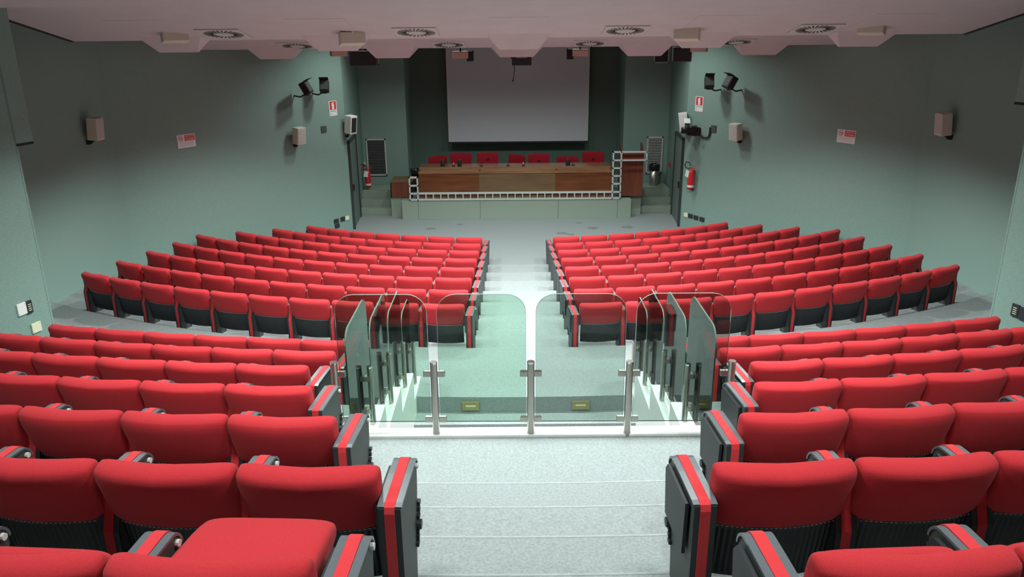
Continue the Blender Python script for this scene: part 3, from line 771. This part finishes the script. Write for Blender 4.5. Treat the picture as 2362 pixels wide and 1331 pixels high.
grille(849, 889, 320, 405, 'tall dark slatted air grille left of the stage', True)
grille(1489, 1530, 315, 400, 'tall pale slatted air grille right of the stage', False)
grille(838, 873, 108, 150, 'high air grille behind the left hanging speaker', True)
grille(1507, 1545, 104, 146, 'high air grille behind the right hanging speaker', True)

# ------------------------------------------------------------------ things on the ceiling
def vent(x, y, zf, label, rz=0.0):
    t = thing('ceiling_vent', label, 'vent', (x, y, zf(y)-.004), 0, 'round swirl vents in the ceiling')
    t.rotation_euler = (-math.atan(SL), 0, rz)
    MB().box((0, 0, -.004), (.60, .60, .012)).build('plate', 'ventwhite', t)
    MB().cyl((0, 0, -.010), (0, 0, -.018), .115, 24).build('hub', 'ventwhite', t)
    me = VSLOT
    for i in range(26):
        o = obj('slot', me, t); o.rotation_euler = (0, 0, 2*math.pi*i/26)
VSLOT = MB().box((.200, .02, -.0115), (.125, .019, .004), rz=.22).mesh('slot', 'dark')
for x, lb in ((-4.08, 'outer left'), (-1.42, 'inner left'), (1.47, 'inner right'), (4.10, 'outer right')):
    vent(x, 11.42, zA, 'square ceiling vent with radial slots, %s of the nearer row' % lb)
for x, lb in ((-4.0, 'outer left'), (-1.24, 'inner left'), (1.33, 'inner right'), (4.0, 'outer right')):
    vent(x, 14.98, zB, 'square ceiling vent with radial slots, %s of the further row' % lb)
def hang_speaker(px, py, label, yaw, rz2=0):
    p = at_y(px, py, 11.45)
    t = thing('ceiling_speaker', label, 'speaker', p, yaw, 'beige speaker boxes under the ceiling')
    zc = zA(11.3)-p.z
    MB().box((0, 0, 0), (.34, .24, .15), R=Matrix.Rotation(math.radians(-10), 3, 'X')).build('cabinet', 'beige', t, bevel=.006)
    MB().cyl((0, -.08, .06), (0, -.10, zc), .018).cyl((0, -.10, zc-.012), (0, -.10, zc), .05, 14).build('mount', 'ventwhite', t)
hang_speaker(403, 84, 'beige ceiling speaker box at the far left', .55)
hang_speaker(812, 90, 'beige ceiling speaker box left of the centre', .35)
hang_speaker(1585, 80, 'beige ceiling speaker box right of the centre', -.35)
hang_speaker(2011, 66, 'beige ceiling speaker box at the far right', -.6)
def barn(px, py, yaw, label, yy=16.4, door=1):
    p = at_y(px, py, yy)
    t = thing('stage_floodlight', label, 'floodlight', p, yaw, 'stage floodlights beyond the ceiling edge')
    MB().box((0, 0, 0), (.30, .24, .12)).build('housing', 'pinkbox', t, bevel=.006)
    MB().box((0, .0, .065), (.31, .25, .012)).build('lid', 'rubber', t)
    if door: MB().box((door*.20, .14, -.02), (.15, .03, .22), rz=door*.5).box((door*.16, .10, .07), (.16, .16, .01)).build('barn_door', 'rubber', t)
    MB().cyl((0, 0, .07), (0, 0, 5.84-p.z), .015).build('hanger', 'rubber', t)
barn(1062, 127, .1, 'stage floodlight with open barn door left of the projector', door=1)
barn(1338, 122, -.1, 'stage floodlight with open barn door right of the projector', door=-1)
barn(781, 122, .4, 'pink lit floodlight beside the left hanging black speaker', 15.9, 0)
barn(1613, 112, -.4, 'pink lit floodlight beside the right hanging black speaker', 15.9, 0)
for px, py, s, lb in ((838, 134, -1, 'left'), (1573, 125, 1, 'right')):
    p = at_y(px, py, 16.2)
    t = thing('hanging_speaker', 'black loudspeaker box hanging near the %s end of the stage ceiling' % lb, 'speaker', p, -s*.15)
    MB().box((0, 0, 0), (.52 if s < 0 else .36, .34, .27)).build('cabinet', 'rubber', t, bevel=.01)
    MB().box((0, -.172, 0), (.46 if s < 0 else .30, .008, .21)).build('rear_panel', 'dark', t)
    for a in (-.1, .1): MB().cyl((a, 0, .13), (a, 0, 5.84-p.z), .012).build('hanger', 'rubber', t)
p = at_y(1203, 134, 15.9)
t = thing('projector', 'dark projector hanging under the centre of the ceiling', 'projector', p, 0)
MB().box((0, 0, 0), (.38, .34, .26)).build('body', 'rubber', t, bevel=.012)
MB().box((0, -.172, .01), (.26, .012, .09)).build('rear_recess', 'dark', t)
MB().box((0, -.180, .012), (.20, .006, .010)).build('handle', 'steel', t)
MB().cyl((0, 0, .12), (0, 0, 5.84-p.z), .025).build('pole', 'rubber', t)
MB().tube([(-.15, -.15, -.10), (-.14, -.15, -.20), (-.15, -.15, -.30), (-.17, -.15, -.40)], .007).cyl((-.17, -.15, -.40), (-.17, -.15, -.43), .016).build('dangling_cable', 'rubber', t)
MB().tube([(-.19, -.10, .0), (-.24, -.10, .06), (-.28, -.08, .09)], .012).build('side_cable', 'rubber', t)
tag(MB().bb(-6.4, 6.4, 15.3, 23.4, 5.85, 5.95).build('stage_soffit', 'ceiling', CEIL))
